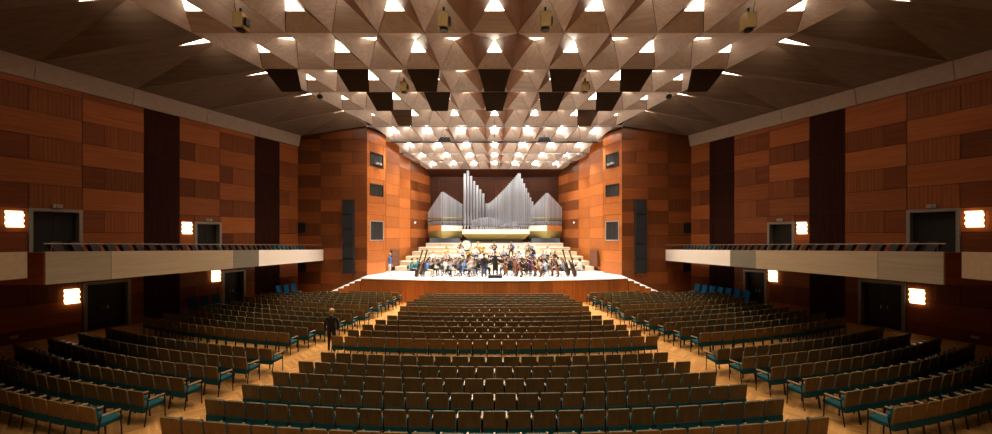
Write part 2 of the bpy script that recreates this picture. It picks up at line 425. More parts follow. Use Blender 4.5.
for k in range(1,len(LZ)-1):
    za,zb=LZ[k],LZ[k+1]; ha,hb=EYE+LH[k],EYE+LH[k+1]
    zA=za+0.59*(zb-za); hA=EYE+hz(zA)+0.716*(zb-za)/3.4
    onstage=k>=7
    for j in range(-6,7):
        a0=Vector(((j-.5)*SP(za),za,ha)); a1=Vector(((j+.5)*SP(za),za,ha))
        b0=Vector(((j-.5)*SP(zb),zb,hb)); b1=Vector(((j+.5)*SP(zb),zb,hb))
        A=Vector((j*SP(zA),zA,hA))
        cf=empty('coffer',(0,0,0),0,ceil)
        facet(cf,[a0,b0,A],M_CEIL_SHADE if j>=0 else M_CEIL); facet(cf,[a1,A,b1],M_CEIL_SHADE if j<=0 else M_CEIL)  # outward and centre side facets get the painted shade
        P=(j%2==0)
        if P:
            u=0.40
            q0=A.lerp(b0,u); q1=A.lerp(b1,u)
            facet(cf,[a0,A,a1],M_CEIL); facet(cf,[q0,b0,b1,q1],M_CEIL)
            em=[A.copy(),q0,q1]
        else:
            u=0.36
            q0=A.lerp(a0,u); q1=A.lerp(a1,u)
            facet(cf,[A,b0,b1],M_CEIL); facet(cf,[a0,a1,q1,q0],M_CEIL)
            em=[A.copy(),q0,q1]
        em=[p+Vector((0,0,0.03)) for p in em]
        lamps.append((k,j,P,em,onstage))
    # outer folded slabs down to the cornice beam
    for side in (-1,1):
        if onstage:
            Wa=Vector((side*-stagex(za) if za>30 else side*9.95, max(za,29.75), ha)); Wb=Vector((side*-stagex(zb),zb,hb))
        else:
            Wa=Vector((side*-wallx(WZ[k]),WZ[k],EYE+7.75)); Wb=Vector((side*-wallx(WZ[k+1]),WZ[k+1],EYE+7.75))
        a=Vector((side*6.5*SP(za),za,ha)); b=Vector((side*6.5*SP(zb),zb,hb))
        if k==6: 
            b=Vector((side*9.75,29.75,hb))
        A=Vector((side*6.93*SP(zA),zA,hA-0.05))
        cf=empty('coffer',(0,0,0),0,ceil)
        facet(cf,[a,A,b],M_CEIL); 
        if onstage:
            facet(cf,[a,Wa,A],M_CEIL); facet(cf,[A,Wa,Wb,b],M_CEIL)
        else:
            q0=A.lerp(a,0.46); q1=A.lerp(Wa,0.24)
            facet(cf,[a,Wa,q1,q0],M_SLAB)
            facet(cf,[A,Wa,Wb],M_SLAB,'slab'); facet(cf,[A,Wb,b],M_SLAB,'slab')
            lamps.append((k,side*7,False,[p+Vector((0,0,0.03)) for p in (A,q0,q1)],False))
# plain ceiling behind the view and the strip over the organ
mb=MB(); mb.prism([(-33,-5,EYE+8.6),(33,-5,EYE+8.6),(26,9.4,EYE+8.6),(-26,9.4,EYE+8.6)],(0,0,0.1)); mb.obj('slab',M_SLAB,ceil)
mb=MB(); mb.prism([(-9,41.0,EYE+7.1),(9,41.0,EYE+7.1),(9,42.6,EYE+6.3),(-9,42.6,EYE+6.3)],(0,0,0.08)); mb.obj('slab',M_BACK,ceil)

# round downlights in the flat rear ceiling
for r_,yy in enumerate((0.5,4.0,7.4)):
    for c_ in range(-2,3):
        o=empty('rear_downlight',(c_*3.9,yy,EYE+8.6)); tag(o,f'round downlight in the rear ceiling behind the camera, {nth(c_+3)} from left, {nth(r_+1)} row','ceiling light','rear downlights')
        mb=MB(); mb.lathe([(0.02,-0.03),(0.22,-0.03),(0.24,0.0)],14); mb.obj('lens',M_GLAMP,o)
        mb=MB(); mb.lathe([(0.24,-0.05),(0.29,-0.05),(0.29,0.0),(0.24,0.0)],14); mb.obj('trim_ring',M_RAIL,o)
        ld=bpy.data.lights.new('rear_downlight_bulb','SPOT'); ld.energy=REAR_SPOT; ld.color=(1.0,0.80,0.55); ld.spot_size=math.radians(95); ld.spot_blend=0.9; ld.shadow_soft_size=0.2
        link('rear_downlight_bulb',ld,o,(0,0,-0.12))
# lamps in the coffers
for (k,j,P,em,onstage) in lamps:
    c=sum(em,Vector((0,0,0)))/3
    n=empty('ceiling_lamp',c)
    colname='on the centre line' if j==0 else (f'{nth(abs(j))} {"left" if j<0 else "right"} of centre')
    shape='triangular' if P else 'narrow slit'
    tag(n,f'lit {shape} ceiling lamp, {colname}, {bayname(k)}','ceiling light','coffer lamps')
    mb=MB(); mb.prism([p-c for p in em],(0,0,0.03)); mb.obj('glass',M_SLAMP if onstage else M_GLAMP,n)
    mb=MB(); ctr=sum([p-c for p in em],Vector((0,0,0)))/3
    up=Vector((0,0,0.05)); 
    mb.prism([(p-c)*1.04+Vector((0,0,0.04)) for p in em],(0,0,0.04)); mb.obj('housing',M_BLACK,n)
    if onstage and P:
        # glowing disc added to imitate the round bloom of the lamp
        mb=MB(); mb.lathe([(0.02,-0.02),(0.27,-0.02),(0.30,0.05),(0.30,0.14),(0.02,0.14)],14)
        z0=em[0].lerp((em[1]+em[2])/2,0.55)-c
        mb.obj('lens',M_SLAMP,n,(z0.x,z0.y-0.02,z0.z-0.16))
    if onstage and P and j in (-6,-4,-2,0,2,4,6) and k<=9:
        ld=bpy.data.lights.new('stage_downlight','SPOT'); ld.energy=STAGE_SPOT; ld.color=(1.0,0.96,0.92); ld.spot_size=math.radians(82); ld.spot_blend=0.7; ld.shadow_soft_size=0.3
        lo=link('stage_downlight',ld,n,(0,-0.1,-0.45))
        lo.rotation_euler=(math.radians(-6),0,0)
    if (not onstage) and P and k>=2 and j in (-6,-4,-2,0,2,4,6):
        ld=bpy.data.lights.new('house_downlight','SPOT'); ld.energy=HALL_SPOT*(0.6 if k<=3 else 1.0); ld.color=(1.0,0.78,0.52); ld.spot_size=math.radians(110); ld.spot_blend=0.9; ld.shadow_soft_size=0.25
        lo=link('house_downlight',ld,n,(0,-0.05,-0.35))

# reflector boards hanging from the ridges
for (k,cols,mt,dn) in ((4,(-6,-4,-2,0,2,4,6),M_DARKB,'nearest ridge'),(5,(-4,-2,0,2,4),M_DARKB,'second ridge'),(6,(-4,4),M_BROWNB,'third ridge')):
    za=LZ[k]; h=EYE+LH[k]-0.02; S=SP(za)
    for j in cols:
        X=j*S; zb=za+0.75; hb=h-0.86
        S2=SP(zb); wt=S*0.46; wb=S*0.29
        c=Vector((X,za,h))
        poly=[Vector((X-wt,za,h)),Vector((X+wt,za,h)),Vector((j*S2+wb,zb,hb)),Vector((j*S2-wb,zb,hb))]
        nrm=(poly[1]-poly[0]).cross(poly[2]-poly[0]).normalized()*0.05
        mb=MB(); mb.prism([p-c for p in poly],nrm)
        cn='on the centre line' if j==0 else f'{nth(abs(j)//2)} {"left" if j<0 else "right"} of centre'
        tag(mb.obj('acoustic_board',mt,None,c),f'{"dark" if mt is M_DARKB else "brown"} trapezoid acoustic board hanging at the {dn}, {cn}','acoustic panel','hanging acoustic boards')

# spotlight boxes under the ceiling
def spot_box(name,x,y,z,sc,label):
    o=empty(name,(x,y,z)); tag(o,label,'spotlight','ceiling spotlight boxes')
    mb=MB(); mb.box((0,0,0),(0.42*sc,0.5*sc,0.62*sc)); mb.obj('housing',M_BOXF,o)
    mb=MB(); mb.box((0,0.0,0.45*sc),(0.07,0.07,0.30*sc)); mb.box((0.27*sc,0,0),(0.06,0.25*sc,0.3*sc)); mb.obj('bracket',M_BLACK,o)
    mb=MB(); mb.lathe([(0.17*sc,0),(0.19*sc,-0.05),(0.15*sc,-0.06)],12,(0,0,-0.31*sc)); mb.obj('lens_ring',M_BLACK,o)
for s in (-1,1):
    sn='left' if s<0 else 'right'
    spot_box('spot_box',s*1.83,13.9,EYE+7.72,0.85,f'brass coloured spotlight box hanging nearest the centre, {sn} of it')
    spot_box('spot_box',s*9.2,14.0,EYE+7.75,0.85,f'brass coloured spotlight box hanging towards the {sn} wall')
    spot_box('spot_box',s*4.9,20.9,EYE+8.05,0.8,f'brass spotlight box behind the first boards, {sn} of centre')
    mb=MB(); mb.lathe([(0.02,-0.16),(0.15,-0.1),(0.19,0.0),(0.15,0.1),(0.04,0.16)],10); mb.tube((0,0,0.1),(0,0,0.45),0.03)
    tag(mb.obj('ceiling_camera',M_BLACK,None,(s*10.4,23.0,EYE+8.3)),f'small black camera ball under the {sn} ceiling slab','camera','ceiling cameras')
# rails over the stage
for k in range(7,11):
    z=LZ[k]; h=EYE+LH[k]-0.12; hw=9.2-0.16*(z-29.7)
    mb=MB(); r=0.07 if k==8 else 0.045
    mb.tube((-hw,0,0),(hw,0,0),r,n=8)
    for q in range(-4,5): mb.tube((q*hw/4.2,0,0),(q*hw/4.2,0,0.14),0.02,n=6)
    tag(mb.obj('lighting_rail',M_BLACK if k==8 else M_RAIL,None,(0,z-0.1,h)),f'thin lighting rail across the stage ceiling, {nth(k-6)} from the front','rail','stage lighting rails')
for s in (-1,1):
    o=empty('stage_floodlight',(s*4.07,31.75,EYE+7.72)); tag(o,f'black trapezoid floodlight on the second rail, {"left" if s<0 else "right"} of centre','floodlight','rail floodlights')
    mb=MB(); mb.prism([(-0.55,-0.2,-0.02),(0.55,-0.2,-0.02),(0.38,-0.2,0.36),(-0.38,-0.2,0.36)],(0,0.2,0)); mb.tube((0,-0.1,0.34),(0,-0.1,0.55),0.03,n=6); mb.obj('housing',M_BLACK,o)
    mb=MB(); mb.box((0,-0.1,-0.035),(0.9,0.16,0.03)); mb.obj('lens',M_RAIL,o)
mb=MB(); mb.tube((0,0,0),(0,0,1.1),0.012,n=6); mb.tube((0,0,-0.25),(0,0,0),0.035,n=8); mb.tube((-0.2,0,-0.05),(0.2,0,-0.05),0.02,n=6)
tag(mb.obj('hanging_microphone',M_BLACK,None,(0,28.0,EYE+7.4)),'thin microphone hanging on a cable above the stage edge','microphone')

# ---------------------------------------------------------------- side galleries
def gallery(side):
    sn='left' if side<0 else 'right'
    N=Vector((11.5,9.88)); F=Vector((13.25,29.9))
    zt=lambda a: GAL(9.88+20.02*a)
    root=empty('balcony' ,(0,0,0)); tag(root,f'{sn} side gallery with pale parapet panels','balcony',kind='structure')
    def pt(a,off=0.0):
        p=N.lerp(F,a); d=(F-N).normalized(); n=Vector((d.y,-d.x)) # outward (towards wall) for +x side
        q=p+n*off; return (side*q.x,q.y)
    hf=0.85
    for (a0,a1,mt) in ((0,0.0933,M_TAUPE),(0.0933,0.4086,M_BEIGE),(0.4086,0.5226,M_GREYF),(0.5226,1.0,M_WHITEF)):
        a0+=0.0004; a1-=0.0004
        p0=pt(a0); p1=pt(a1)
        mb=MB(); poly=[(p0[0],p0[1],zt(a0)-hf),(p1[0],p1[1],zt(a1)-hf),(p1[0],p1[1],zt(a1)),(p0[0],p0[1],zt(a0))]
        q=pt(0,0.09); o=(q[0]-pt(0)[0],q[1]-pt(0)[1],0)
        c=Vector(((p0[0]+p1[0])/2,(p0[1]+p1[1])/2,zt(a0)-hf/2))
        ob=MB(); ang=math.atan2(p1[1]-p0[1],p1[0]-p0[0])
        R=Matrix.Rotation(-ang,3,'Z')
        ob.prism([R@(Vector(p)-c) for p in poly],R@Vector(o))
        ob.obj('parapet_panel',mt,root,c,ang)
    # floor slab from parapet to wall
    wn=(side*-(wallx(9.88)-0.1),9.88); wf=(side*14.9,29.9)
    zb0=zt(0)-hf; zb1=zt(1)-hf
    p0=pt(0,0.09); p1=pt(1,0.09)
    mb=MB(); mb.prism([(p0[0],p0[1],zb0+0.02),(p1[0],p1[1],zb1+0.02),(wf[0],wf[1],zb1+0.02),(wn[0],wn[1],zb0+0.02)],(0,0,0.14)); mb.obj('gallery_slab',M_BALCS,root)
    # brown end face near the camera and the set-back rear parapet
    mb=MB(); mb.bb(min(side*11.52,side*13.6),max(side*11.52,side*13.6),9.86,9.98,zb0,zt(0)-0.02); mb.obj('end_panel',M_WS,root)
    mb=MB(); mb.bb(min(side*10.35,side*10.45),max(side*10.35,side*10.45),4.6,8.55,EYE-0.35-0.58,EYE-0.35); mb.obj('parapet_panel',M_BEIGE,root)
    mb=MB(); mb.bb(min(side*10.45,side*24.3),max(side*10.45,side*24.3),4.6,8.55,EYE-0.95,EYE-0.8); mb.obj('gallery_slab',M_BALCS,root)
    # handrail
    mb=MB(); q0=pt(0.0,0.05); q1=pt(1,0.05); zr0=zt(0)+0.20; zr1=zt(1)+0.36
    mb.tube((q0[0],q0[1],zr0),(q1[0],q1[1],zr1),0.02,n=8); mb.obj('handrail',M_HRAIL,root)
    for i in range(6):
        a=0.01+i*0.19; q=pt(a,0.05); mb=MB(); mb.tube((0,0,0),(0,0,0.2+0.16*a),0.015,n=6); mb.obj('rail_post',M_HRAIL,root,(q[0],q[1],zt(a)))
    # seats
    for i in range(32):
        a=0.072+i*0.0284; q=pt(a,0.75); z=zt(a)-hf+0.16
        blue=a>0.70
        st_=link('gallery_seat',BALC_BLUE if blue else BALC_ME,None,(q[0],q[1],z),side*math.radians(68))
        tag(st_,f'{"teal" if blue else "dark maroon"} gallery seat behind the {sn} parapet, {nth(i+1)} from the camera','seat','gallery seats')
mb=MB()
mb.box((0,-0.27,0.71),(0.46,0.10,0.52),rx=0.38); mb.box((0,0.0,0.43),(0.48,0.46,0.10)); mb.box((-0.27,0,0.5),(0.05,0.46,0.28)); mb.box((0.27,0,0.5),(0.05,0.46,0.28))
for x in (-0.2,0.2):
    for y in (-0.18,0.18): mb.box((x,y,0.19),(0.04,0.04,0.38))
BALC_ME=mb.mesh('gallery_seat',M_BALC); BALC_BLUE=mb.mesh('gallery_seat',M_TEAL)
for s in (-1,1): gallery(s)

# ---------------------------------------------------------------- stage
SZ=1.62
def stage_front(x): return 26.45+1.55*(x/9.7)**2
st=empty('stage'); tag(st,'raised concert stage with pale boards and orange wood front','stage',kind='structure')
pts=[]
NS=24
for i in range(NS+1):
    x=-9.7+19.4*i/NS; pts.append((x,stage_front(x)))
poly=pts+[(9.85,30.05),(9.3,38),(8.0,42),(-8.0,42),(-9.3,38),(-9.85,30.05)]
mb=MB(); mb.prism([(x,y,SZ-0.07) for x,y in poly],(0,0,0.07)); mb.obj('stage_deck',M_STAGE,st)
for i in range(NS):
    (x0,y0),(x1,y1)=pts[i],pts[i+1]
    c=Vector(((x0+x1)/2,(y0+y1)/2+0.06,(SZ-0.07)/2)); ang=math.atan2(y1-y0,x1-x0); l=math.hypot(x1-x0,y1-y0)
    mb=MB(); mb.box((0,0,0),(l-0.012,0.05,SZ-0.075)); mb.obj('front_panel',M_OR,st,c,ang)
mb=MB(); mb.prism([(x,y+0.10,0.0) for x,y in poly],(0,0,SZ-0.075)); mb.obj('stage_core',M_GAP,st)
# corner stairs
for s in (-1,1):
    sr=empty('stage_stairs',(s*9.75,28.1,0)); tag(sr,f'pale steps leading up to the {"left" if s<0 else "right"} end of the stage','stairs',kind='structure')
    for i in range(8):
        z=SZ-0.18*(i+1)
        if z<0.05: break
        mb=MB(); x0=s*0.4*i; x1=s*0.4*(i+1)
        mb.bb(min(x0,x1),max(x0,x1),-0.1,1.85,0,z-0.04); mb.obj('riser_block',M_OR,sr)
        mb=MB(); mb.bb(min(x0,x1)-0.02,max(x0,x1)+0.02,-0.13,1.85,z-0.04,z); mb.obj('tread',M_STAGE,sr)

# stage side walls: stepped screens
for s in (-1,1):
    sn='left' if s<0 else 'right'
    root=empty('wall_stage_'+sn); tag(root,f'{sn} stage wall of stepped orange wood screens','wall',kind='structure')
    segs=[((9.93,30.0),(9.04,32.0),'A'),((9.30,32.95),(8.66,35.0),'B'),((8.86,35.8),(8.27,37.8),'C'),((8.27,37.85),(7.0,42.0),'D')]
    for (p,q,nm) in segs:
        p=Vector((s*p[0],p[1],0)); q=Vector((s*q[0],q[1],0))
        d=(q-p); L=d.length; ang=math.atan2(d.y,d.x)
        sc=link('screen',None,root,(p.x,p.y,0),ang) if False else empty('screen',(p.x,p.y,0),ang,root)
        inw=-1 if s<0 else 1          # local y direction towards the stage interior
        mb=MB(); mb.bb(0,L,min(0,-inw*0.15),max(0,-inw*0.15),0.0,13.2); mb.obj('backing',M_GAP,sc)
        nrow=12; z0=SZ; hgt=(13.0-SZ)/nrow
        holes=[]
        if nm=='A': holes=[(0.30,1.88,EYE+5.55,EYE+6.65),(0.30,1.88,EYE+3.20,EYE+4.15),(0.30,1.90,EYE-0.38,EYE+1.22)]
        for r in range(nrow):
            a=z0+r*hgt; b=a+hgt
            mats={'A':M_ORH if r%2 else M_OR,'B':M_OR,'C':M_OR,'D':(M_WH if r%2 else M_FV)}[nm]
            cuts=[0,L] if nm!='D' else ([0,L*0.5,L] if r%2 else [0,L*0.33,L*0.66,L])
            for c in range(len(cuts)-1):
                for (u0,u1,v0,v1) in clip_rect((cuts[c],cuts[c+1],a,b),holes):
                    mb=MB(); mb.box((0,0,0),(u1-u0-0.02,0.04,v1-v0-0.02)); mb.obj('panel',mats,sc,((u0+u1)/2,inw*0.02,(v0+v1)/2))
        for hi,(u0,u1,v0,v1) in enumerate(holes):
            v=Matrix.Rotation(ang,3,'Z')@Vector(((u0+u1)/2,0,0))+p
            wn=empty(f'window_{(1 if s<0 else 4)+hi}',(v.x,v.y,(v0+v1)/2),ang)
            tag(wn,f'{["upper","middle","lower"][hi]} dark control window in the {sn} stage wall','window',kind='structure')
            W=u1-u0; H=v1-v0
            for (cx,cz,ww,hh) in ((0,H/2-0.04,W,0.08),(0,-H/2+0.04,W,0.08),(-W/2+0.04,0,0.08,H-0.16),(W/2-0.04,0,0.08,H-0.16)):
                mb=MB(); mb.box((cx,inw*0.03,cz),(ww,0.08,hh)); mb.obj('window_frame',M_BLACK if hi<2 else M_RAIL,wn)
            for m_ in range(3):
                mb=MB(); mb.box((-W/3+m_*W/3,inw*0.012,0),(W/3-0.03,0.015,H-0.16)); mb.obj('pane',M_DOOR,wn)
            if hi==0:
                mb=MB(); mb.box((0.1,inw*0.12,-0.3),(0.7,0.2,0.16)); mb.tube((0.1,inw*0.2,-0.3),(0.1,inw*0.3,-0.3),0.07,n=8); 
                tag(mb.obj('projector',M_RAIL,None,(v.x,v.y,(v0+v1)/2),ang),f'small grey projector in the upper {sn} stage window','projector','stage window projectors')
    # dark grille box standing low against the second screen
    mb=MB(); mb.bb(-0.62,0.62,-0.12,0.0,0,1.5)
    for k in range(2):
        mb.bb(-0.55,0.55,-0.14,-0.12,0.08+k*0.72,0.70+k*0.72)
    o=mb.obj('wall_cabinet',wood('cabinet_dark_wood_'+sn,(0.16,0.06,0.03),(0.10,0.035,0.018),'X',0.1),None,(s*8.78,33.85,SZ+0.35),(-1.27 if s>0 else 1.27))
    tag(o,f'dark slatted wall cabinet low on the {sn} stage wall','cabinet','stage wall cabinets')
    mb=MB(); mb.box((0,0,0),(0.09,0.08,0.09)); tag(mb.obj('wall_lamp',M_LEDS,None,(s*7.95,38.7,EYE+1.35)),f'tiny white lamp on the {sn} wall near the organ','lamp','organ wall lamps')

# back wall
mb=MB(); mb.bb(-9.5,9.5,42.3,42.7,0,13.0); bw=mb.obj('wall_back',M_GAP); tag(bw,'dark brown panelled wall behind the organ','wall',kind='structure')
for r in range(7):
    for c in range(8):
        x0=-8+c*2.0; z0=3.9+r*1.15
        mb=MB(); mb.box((0,0,0),(1.98,0.05,1.13)); mb.obj('panel',M_BACK,bw,(x0+1.0,42.27,z0+0.575))

# choir terraces
tr=empty('choir_terrace'); tag(tr,'stepped pale wooden choir terraces below the organ','terrace',kind='structure')
TZ=[33.5,34.6,35.7,36.8,37.9,39.0]; TH=[SZ+0.3885*(i+1) for i in range(6)]; TW=[8.65,8.5,8.22,7.86,7.45,6.95]
for i in range(6):
    zb=SZ if i==0 else TH[i-1]
    yb=TZ[i+1] if i<5 else 42.2
    n=10
    for q in range(n):
        x0=-TW[i]+2*TW[i]*q/n; x1=-TW[i]+2*TW[i]*(q+1)/n
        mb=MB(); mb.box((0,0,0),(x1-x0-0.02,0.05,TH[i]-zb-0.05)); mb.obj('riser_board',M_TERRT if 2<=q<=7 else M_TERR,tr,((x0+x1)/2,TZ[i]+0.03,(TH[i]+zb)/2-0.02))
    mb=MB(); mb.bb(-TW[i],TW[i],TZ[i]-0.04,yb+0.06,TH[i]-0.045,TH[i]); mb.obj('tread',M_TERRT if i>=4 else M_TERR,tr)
    mb=MB(); mb.bb(-TW[i],TW[i],TZ[i]+0.06,yb+0.05,zb-0.3,TH[i]-0.05); mb.obj('terrace_core',M_GAP,tr)

# ---------------------------------------------------------------- organ
OY=40.3; OZ=TH[5]
org_=empty('pipe_organ',(0,OY,OZ)); tag(org_,'large silver pipe organ on gilded cases above the choir terraces','organ')
def opx(x): return (x-494.5)/9.65
def ozy(y): return EYE+(236-y)/9.65-OZ
pipe_cache={}
def pipe(x,y,z0,z1,r,parent=org_):
    key=(round(r,3),round(z1-z0,1))
    if key not in pipe_cache:
        h=key[1]; ft=min(0.45,h*0.2)
        mb=MB(); mb.lathe([(r*0.3,0),(r,ft),(r,h-0.02),(r*0.92,h)],10)
        mb.box((0,-r*0.93,ft+0.09),(r*1.0,r*0.2,0.10),mi=1)
        pipe_cache[key]=mb.mesh('pipe',M_PIPE,M_BLACK)
    o=link('pipe',pipe_cache[key],parent,(x,y,z0)); o.scale=(1,1,(z1-z0)/key[1]); return o
def run(x0,y0,t0,x1,y1,t1,zb,n,r,name='division'):
    for i in range(n):
        f=(i+0.5)/n; pipe(x0+(x1-x0)*f, y0+(y1-y0)*f, zb, t0+(t1-t0)*f, r)
# wings
for (xl,xm,xr,tl,tm,trr) in ((427,442.5,462,212,192,204),(529,546,562.5,211,193,207)):
    zb=ozy(225.5)
    run(opx(xl),0.35,ozy(tl),opx(xm),-0.75,ozy(tm),zb,13,0.085)
    run(opx(xm)+0.06,-0.75,ozy(tm),opx(xr),0.25,ozy(trr),zb,15,0.085)
    # band across the pipe feet
    for (xa,ya,xb_,yb_) in ((opx(xl),0.22,opx(xm),-0.88),(opx(xm),-0.88,opx(xr),0.12)):
        mb=MB(); mb.tube((xa,ya,ozy(218)),(xb_,yb_,ozy(218)),0.05,n=6); mb.obj('pipe_rack',M_GOLD,org_)
    white_right = xl<500
    z1=ozy(225.5); z2=ozy(231)
    for (xa,ya,xb_,yb_,mt) in ((opx(xl),0.1,opx(xm),-1.0,M_CASEO if xl<500 else M_CASEW),(opx(xm),-1.0,opx(xr),0.0,M_CASEW if xl<500 else M_CASEO)):
        mb=MB(); mb.prism([(xa,ya,z2),(xb_,yb_,z2),(xb_,yb_,z1),(xa,ya,z1)],(0,0.9,0)); mb.obj('case_box',mt,org_)
        mb=MB(); cx=(opx(xl)+opx(xr))/2
        zlo=ozy(238.2)
        mb.add([(xa,ya,z2),(xb_,yb_,z2),(xb_+(cx-xb_)*0.06,yb_+0.6,zlo),(xa+(cx-xa)*0.06,ya+0.6,zlo),(xa,ya+0.9,z2),(xb_,yb_+0.9,z2),(xb_+(cx-xb_)*0.06,yb_+1.0,zlo),(xa+(cx-xa)*0.06,ya+1.0,zlo)],
               [(0,1,2,3),(7,6,5,4),(0,4,5,1),(1,5,6,2),(2,6,7,3),(3,7,4,0)])
        mb.obj('gilded_soffit',M_GOLD,org_)
    mb=MB(); mb.bb(opx(xl)+0.25,opx(xr)-0.25,-0.15,1.2,0,ozy(238.2)+0.02); mb.obj('pedestal',M_SLATE,org_)
# centre: tall cluster, valley and right flank
zb=ozy(229.5)
tops=[174,171,176,181,185,189,193]
for i,t in enumerate(tops): pipe(opx(465.0+i*3.0),-0.55+0.12*i,zb,ozy(t),0.135)
n=20
for i in range(n):
    f=i/(n-1); x=486+f*32; t=203.0-29*max(0,(f-0.08)/0.92)**1.15
    pipe(opx(x),0.35-0.95*f,zb,ozy(t),0.088)
for i,t in enumerate([174,179,183.5,188,192.5,197,201]): pipe(opx(519.5+i*2.2),-0.6+0.14*i,zb,ozy(t),0.115)
# low bright chest pipes in front
for i in range(16):
    x=473+i*1.75; t=222-4.5*math.sin(PI*(i+2)/19); pipe(opx(x),-0.95,zb,ozy(t),0.075)
for i in range(11):
    x=501+i*1.7; t=225-0.45*i; pipe(opx(x),-0.85,zb,ozy(t),0.075)
z1=zb; z2=ozy(234.0); zlo=ozy(239.4)
mb=MB(); mb.bb(opx(463),opx(508),-1.15,0.7,z2,z1); mb.obj('case_box',M_CASEW,org_)
mb=MB(); mb.bb(opx(508.2),opx(529),-1.0,0.7,z2,z1); mb.obj('case_box',M_CASEW,org_)
mb=MB(); a=[(opx(462.5),-1.2,z2),(opx(529.5),-1.2,z2),(opx(524),-0.3,zlo),(opx(468),-0.3,zlo)]; b=[(p[0],0.7,p[2]) for p in a]
mb.add(a+b,[(0,1,2,3),(7,6,5,4),(0,4,5,1),(1,5,6,2),(2,6,7,3),(3,7,4,0)]); mb.obj('gilded_soffit',M_GOLD,org_)
mb=MB(); mb.bb(opx(469),opx(523),-0.25,0.9,0,zlo+0.02); mb.obj('pedestal',M_SLATE,org_)

# ---------------------------------------------------------------- audience chairs
PITCH=0.542
def back_outline(w_,h_,c=0.022):
    x=w_/2; return [(-x,0),(x,0),(x,h_-c),(x-c,h_),(-x+c,h_),(-x,h_-c)]
TILT=math.radians(8)
def tilt(p,y0,z0):   # back leaning towards -y
    x,y,z=p; return (x, y0+y*math.cos(TILT)-z*math.sin(TILT), z0+y*math.sin(TILT)+z*math.cos(TILT))
def add_back(mb,mi): mb.prism([tilt((x,0,z),-0.20,0.47) for x,z in back_outline(0.485,0.41)],Vector((0,-0.028,-0.006)),mi)
def add_cush(mb,mi): mb.prism([tilt((x,0.0,z),-0.198,0.49) for x,z in back_outline(0.45,0.36)],Vector((0,0.05,0.011)),mi)
def add_seat(mb,mi):
    mb.box((0,0.03,0.43),(0.47,0.48,0.085),rx=0.05,mi=mi); mb.box((0,-0.225,0.415),(0.47,0.06,0.15),mi=mi)
def add_arm(mb,x,mi,mi2):
    mb.box((x,0.02,0.655),(0.040,0.34,0.032),mi=mi)
def leg_pts(x): return [((x,0.21,0.64),(x,0.23,0.0)),((x,-0.16,0.64),(x,-0.25,0.0))]
def mesh_of(fn,name,*mats):
    mb=MB(); fn(mb); return mb.mesh(name,*mats)
CH_BACK=mesh_of(lambda m:add_back(m,0),'backrest',M_BACKSH); CH_CUSH=mesh_of(lambda m:add_cush(m,0),'back_cushion',M_TEAL)
CH_SEAT=mesh_of(lambda m:add_seat(m,0),'seat',M_TEAL)
CH_ARM=mesh_of(lambda m:add_arm(m,0,0,0),'armrest',M_ARM)
def legm(i):
    mb=MB(); a,b=leg_pts(0)[i]; mb.tube(a,b,0.017,0.014,n=6); return mb.mesh('leg',M_LEG)
CH_LEG=[legm(0),legm(1)]
def frame_mesh():
    mb=MB()
    for a,b in leg_pts(0): mb.tube(a,b,0.017,0.014,n=4)
    mb.box((0,0.02,0.62),(0.03,0.42,0.03))
    return mb.mesh('side_frame',M_LEG)
CH_FRAME=frame_mesh()
def chair(loc,rz,full,left_end,right_end):
    r=empty('concert_chair',loc,rz)
    b=link('backrest',CH_BACK,r)
    if full: link('back_cushion',CH_CUSH,b)
    link('seat',CH_SEAT,r)
    link('armrest',CH_ARM,r,(-0.275,0,0))
    if right_end: link('armrest',CH_ARM,r,(0.275,0,0))
    if full:
        for x in (-0.262,0.262):
            for i in range(2): link('leg',CH_LEG[i],r,(x,0,0))
    else:
        for x in (-0.262,0.262): link('side_frame',CH_FRAME,r,(x,0,0))
    return r
ROWZ=[7.68+0.952*i for i in range(6)]+[14.42+0.99*i for i in range(6)]+[20.85+0.79*i for i in range(7)]
CNT=[26,25,24,23,22,21, 23,22,21,20,19,18, 19,18,19,18,17,18,17]
ROWR=35.5
spots=[]
for ri,(zc,n) in enumerate(zip(ROWZ,CNT)):
    R=ROWR; half=n*PITCH/2
    def put(arc,block,idx,le,re):
        ph=arc/R; x=R*math.sin(ph); y=zc+R*(1-math.cos(ph))
        if y>27.5 or (abs(x)>9.4 and y>27.0): return
        if abs(x)>-wallx(y)-1.0: return
        spots.append((x,y,ph,block,ri,idx,le,re))
    for i in range(n): put(-half+PITCH*(i+0.5),'central',i+1,i==0,i==n-1)
    for s in (-1,1):
        m=17
        for i in range(m):
            arc=s*(half+1.78+PITCH*(i+0.5))
            put(arc,'left' if s<0 else 'right',i+1,(i==m-1) if s<0 else i==0,(i==0) if s<0 else i==m-1)
def in_view(x,y):
    px=494.5+386*x/y; py=236+386*3.82/y
    return -14<px<1006 and py<436
vis=[q for q in spots if in_view(q[0],q[1])]
vis.sort(key=lambda q:math.hypot(q[0],q[1]))
near=vis[:300]; nearset=set((q[3],q[4],q[5]) for q in near)
for i,(x,y,ph,block,ri,idx,le,re) in enumerate(near):
    c=chair((x,y,0),ph,i<130,le,re)
    rown='nearest row' if ri==0 else f'{nth(ri+1)} nearest row'
    if block=='central': lab=f'teal chair, {nth(idx)} from left in the {rown} of the central block'
    else: lab=f'teal chair, {nth(idx)} from the aisle in the {rown} of the {block} block'
    tag(c,lab,'chair','audience chairs')
mb=MB()
